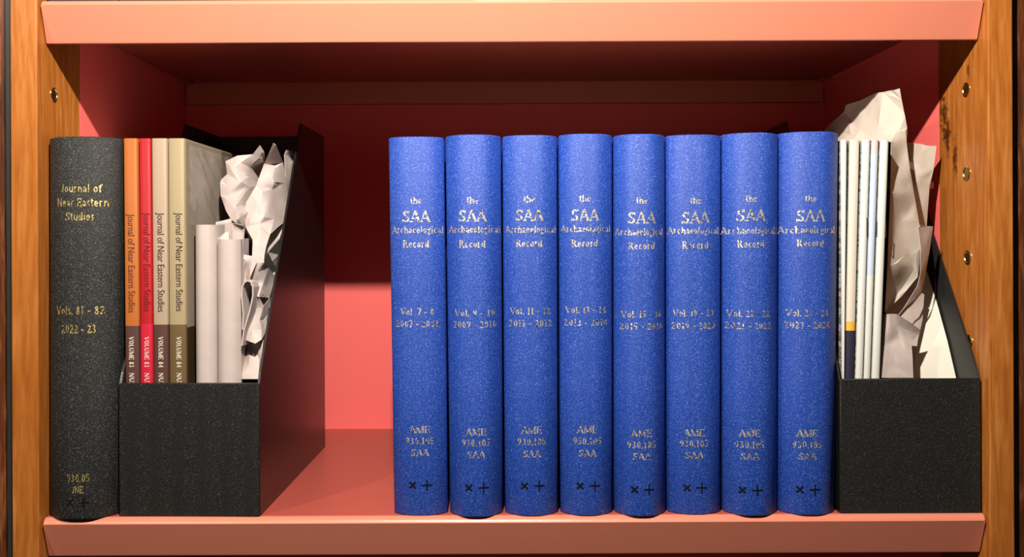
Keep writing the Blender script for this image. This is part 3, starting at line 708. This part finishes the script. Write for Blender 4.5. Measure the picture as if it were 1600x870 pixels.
# ---------------------------------------------------------------- magazines in the right holder
def fleck_mat(name, cols, sc=90):
    m, nt, b = new_mat(name)
    f = noise(nt, coords(nt, (.2, .2, 1)), sc, 3, .7)
    nt.links.new(ramp(nt, f, [(0.32+.09*i, c_) for i, c_ in enumerate(cols)]), b.inputs['Base Color'])
    b.inputs['Roughness'].default_value = .3; return m
W1 = (0.60, 0.62, 0.59)
def zpx(py): return at(1350, py, .008).z
mags = [ # head l r, foot l r, spine bands, cover flecks, label, staple
 (1314.5, 1324.5, 1316.5, 1320.0, [(9, (0.60, 0.62, 0.59))], [(.20, .14, .12), (.7, .68, .62), (.12, .16, .16), (.45, .30, .25)], 'thin white magazine, leftmost in the right holder, against the blue book', None),
 (1328.5, 1344, 1321.5, 1335.5, [(9, (0.60, 0.55, 0.48)), (zpx(502), (0.72, 0.42, 0.06)), (zpx(516), (0.030, 0.028, 0.050))], [(.10, .14, .14), (.3, .3, .24), (.05, .09, .10), (.3, .4, .2)], 'thin cream spined magazine with a yellow band and navy foot', None),
 (1348, 1361, 1338, 1349.5, [(9, W1)], [(.02, .07, .10), (.08, .22, .25), (.7, .7, .66), (.05, .08, .06)], 'thin plain white magazine between the navy footed and the pale blue one', (1354.5, 340, 367)),
 (1363, 1374, 1351, 1361, [(9, (0.58, 0.44, 0.44)), (zpx(240), (0.44, 0.53, 0.66)), (zpx(430), (0.58, 0.59, 0.56))], [(.03, .15, .38), (.10, .30, .55), (.65, .7, .7), (.05, .12, .2)], 'thin magazine with pinkish head and pale blue spine', (1369, 343, 366)),
 (1376.5, 1390, 1363, 1376, [(9, W1)], [(.12, .14, .10), (.65, .65, .55), (.10, .12, .07), (.55, .5, .1)], 'thin white magazine, rightmost in the right holder, beside the cream paper', (1384, 345, 370)),
]
for (tl, tr, bl, br, bands, fl, lab, stp) in mags:
    y0 = .0060; zf = .0036; dep = .20
    a, b, c, d = at(tl, 218.5, y0), at(tr, 218.5, y0), at(bl, 590, y0), at(br, 590, y0); H = a.z
    def X(top, bot, z): return bot.x+(top.x-bot.x)*(z-bot.z)/(top.z-bot.z)
    # below the holder's front edge the magazines stand upright
    def XA(z): return max(X(a, c, z), X(a, c, c.z)) if a.x < c.x and z < c.z else X(a, c, max(z, c.z))
    def XB(z): return X(b, d, max(z, d.z))
    t = thing('magazine', ((c.x+d.x)/2, y0+dep/2, zf), lab, 'magazine', 'magazines in the right holder')
    bm = bmesh.new(); rows = []
    for z in (zf, c.z, H-.0003, H):
        L, Rr = XA(z), XB(z); q = (Rr-L); ins = .0002 if z == H else 0
        rows.append([bm.verts.new(p) for p in ((L, y0+.003, z), (L+q*.06, y0+.0010+ins, z), (L+q*.25, y0+.0002+ins, z), (L+q*.5, y0+ins, z), (L+q*.75, y0+.0002+ins, z), (L+q*.94, y0+.0010+ins, z), (Rr, y0+.003, z), (Rr, y0+dep, z), (L, y0+dep, z))])
    n = len(rows[0])
    for r1, r2 in zip(rows, rows[1:]):
        for k in range(n): bm.faces.new((r1[k], r1[(k+1) % n], r2[(k+1) % n], r2[k]))
    bm.faces.new(rows[0]); bm.faces.new(rows[-1]); bmesh.ops.recalc_face_normals(bm, faces=bm.faces)
    for v in bm.verts: v.co.x += .036*(v.co.y-y0)
    mesh_obj('spine', shift(bm, t.location), band_mat('magazine_spine', bands, .5, .15), t, smooth=True, angle=45)
    bm = bmesh.new()
    for XX, s in ((XA, -1), (XB, 1)):
        cols_ = []
        for z in (zf+.0003, c.z, H-.0004):
            x = XX(z); cols_.append([bm.verts.new(p) for p in ((x, y0+.0032, z), (x+s*.00025, y0+.0022, z), (x+s*.00030, y0+.004, z), (x+s*.00030, y0+dep, z), (x, y0+dep, z))])
        for r1, r2 in zip(cols_, cols_[1:]):
            for k in range(5): bm.faces.new((r1[k], r1[(k+1) % 5], r2[(k+1) % 5], r2[k]))
        bm.faces.new(cols_[0]); bm.faces.new(cols_[-1])
    bmesh.ops.recalc_face_normals(bm, faces=bm.faces)
    for v in bm.verts: v.co.x += .036*(v.co.y-y0)
    mesh_obj('cover', shift(bm, t.location), fleck_mat('printed_cover', fl), t)
    if stp:
        p, q = at(stp[0], stp[1], y0), at(stp[0], stp[2], y0)
        bm = bmesh.new(); box(bm, (p.x+q.x)/2-.00035, (p.x+q.x)/2+.00035, y0-.0004, y0-.00005, q.z, p.z, bev=.0001, seg=1)
        for zz in (p.z, q.z): box(bm, (p.x+q.x)/2-.00035, (p.x+q.x)/2+.00035, y0-.0003, y0+.0015, zz-.0005, zz, bev=.0001, seg=1)
        mesh_obj('staple', shift(bm, t.location), plain('staple_steel', (.25, .28, .30), .3, 1.0), t)

# papers in the right holder
bm = bmesh.new()
sheet(bm, [(1300, 214, .160), (1286, 205, .185), (1305, 187, .150), (1319, 175, .120), (1322, 164, .110), (1345, 157, .085), (1370, 145, .060), (1380, 144, .053), (1392, 141, .045), (1398, 140.5, .040), (1406, 138, .036),
           (1409, 156, .036), (1413, 176, .036), (1417, 200, .037), (1416, 222, .038), (1421, 262, .036), (1429, 310, .034), (1436, 350, .034), (1438, 388, .034), (1434, 432, .036), (1410, 462, .038), (1382, 488, .028), (1386, 420, .019), (1390.5, 300, .018), (1392, 222, .030), (1365, 222, .048), (1330, 222, .070), (1312, 222, .085)],
      [(1318, 206, .084), (1325, 182, .088), (1345, 203, .059), (1372, 201, .0455), (1414, 204, .033), (1330, 212, .074), (1400, 207, .0365), (1405, 250, .034), (1404, 290, .0270), (1422, 290, .0335), (1410, 338, .0310), (1428, 340, .0305), (1402, 350, .0250), (1412, 400, .0300), (1430, 396, .0290), (1398, 415, .0240), (1425, 418, .0350), (1402, 455, .046)], K=.38, sm=2)
o = mesh_obj('packing_paper_sheet', bm, PAPER2, smooth=True, angle=20)
base(o, 'tall cream packing paper sheet standing highest in the right holder, behind the magazines', 'paper')
bm = bmesh.new()
sheet(bm, [(1417, 222, .056), (1429, 224, .054), (1440, 225, .054), (1448, 227.5, .053), (1463, 228, .052), (1459, 262, .054), (1452, 292, .057), (1449, 330, .060), (1447, 360, .062), (1440, 400, .062), (1436, 392, .058), (1434, 345, .058), (1427, 300, .056), (1420, 262, .056)],
      [(1436, 276, .050), (1450, 281, .0555), (1428, 268, .053), (1440, 240, .0545), (1443, 318, .056), (1440, 345, .060)], K=.38, sm=2)
o = mesh_obj('packing_paper_sheet', bm, PAPER2, smooth=True, angle=20)
base(o, 'smaller cream paper sheet with an upright corner beside the right red wall panel', 'paper')
bm = bmesh.new()
sheet(bm, [(1435, 356, .030), (1438, 352, .030), (1458, 354, .040), (1452, 395, .040), (1444, 440, .040), (1440, 458, .038), (1404, 492, .026), (1412, 482, .028), (1433, 448, .032), (1438, 430, .032), (1439, 390, .031)],
      [(1446, 380, .0365), (1438, 446, .034)], K=.38, sm=2)
sheet(bm, [(1381, 491, .018), (1390, 490.5, .015), (1402, 491, .0135), (1420, 502, .018), (1438, 515, .026), (1436, 522, .026), (1424, 534, .017), (1426, 560, .014), (1427, 590, .013), (1376, 590, .011), (1378, 540, .0145)],
      [(1404, 528, .0200), (1402, 508, .0160), (1412, 527, .0130), (1423, 518, .0200), (1394, 545, .0125), (1400, 572, .0130), (1404, 566, .0095), (1415, 550, .0125), (1385, 578, .0125), (1390, 516, .0125)], K=.38, sm=2)
sheet(bm, [(1384, 470, .050), (1404, 440, .052), (1430, 450, .048), (1444, 460, .050), (1441, 500, .050), (1434, 530, .042), (1428, 575, .032), (1400, 560, .036), (1384, 500, .044)],
      [(1420, 480, .056), (1430, 505, .042)], K=.38, sm=2)
o = mesh_obj('crumpled_paper', bm, PAPER, smooth=True, angle=20)
base(o, 'crumpled pinkish packing paper low in the right holder, right of the magazines', 'paper')
bm = bmesh.new()
sheet(bm, [(1396, 440, .100), (1449, 425, .0800), (1463, 470, .0640), (1480, 532, .0460), (1493.5, 590, .0320), (1495, 640, .022), (1386, 640, .022), (1388, 590, .036), (1392, 500, .070)],
      [(1440, 500, .060), (1440, 560, .042)], seed=16)
o = mesh_obj('white_sheet', bm, WHITE, smooth=True, angle=30)
base(o, 'smooth white paper sheet leaning against the inner right side of the right holder', 'paper')

# ---------------------------------------------------------------- feet of items on the upper shelf, and black blocks added to darken the strip
PINKP = plain('pale_pink_paper', (0.80, 0.66, 0.62), .6)
def foot_block(px0, px1, mat, label, h=.22):
    a, b = at(px0, 0, 0), at(px1, 0, 0)
    t = thing('upper_shelf_item', ((a.x+b.x)/2, .10, ZT), label, 'book')
    bm = bmesh.new(); box(bm, a.x, b.x, .0005, .19, ZT, ZT+h, bev=.0008)
    mesh_obj('cover', shift(bm, t.location), mat, t)
    bm = bmesh.new(); box(bm, a.x+.0015, b.x-.0015, .004, .1905, ZT+.002, ZT+h+.0004)
    mesh_obj('page_block', shift(bm, t.location), PAGES, t)
    return t
UPBLACK = plain('black_filler', (0.012, 0.008, 0.008), .6)  # for filler blocks added on the upper shelf to keep that strip dark
foot_block(741.5, 862, PINKP, 'pale pink object on the upper shelf, only its foot showing at the top edge')
foot_block(868.5, 882, SHELF, 'narrow salmon object on the upper shelf, right of the pale pink one')

for k in range(6):
    foot_block(74+111*k, 183+111*k, UPBLACK, 'black block added on the upper shelf to fill the dark strip left of the pale pink object')['group'] = 'added black blocks on the upper shelf'
for k in range(3):
    foot_block(884+92*k, 974+92*k, UPBLACK, 'black block added on the upper shelf to fill the dark strip right of the narrow salmon object')['group'] = 'added black blocks on the upper shelf, right'
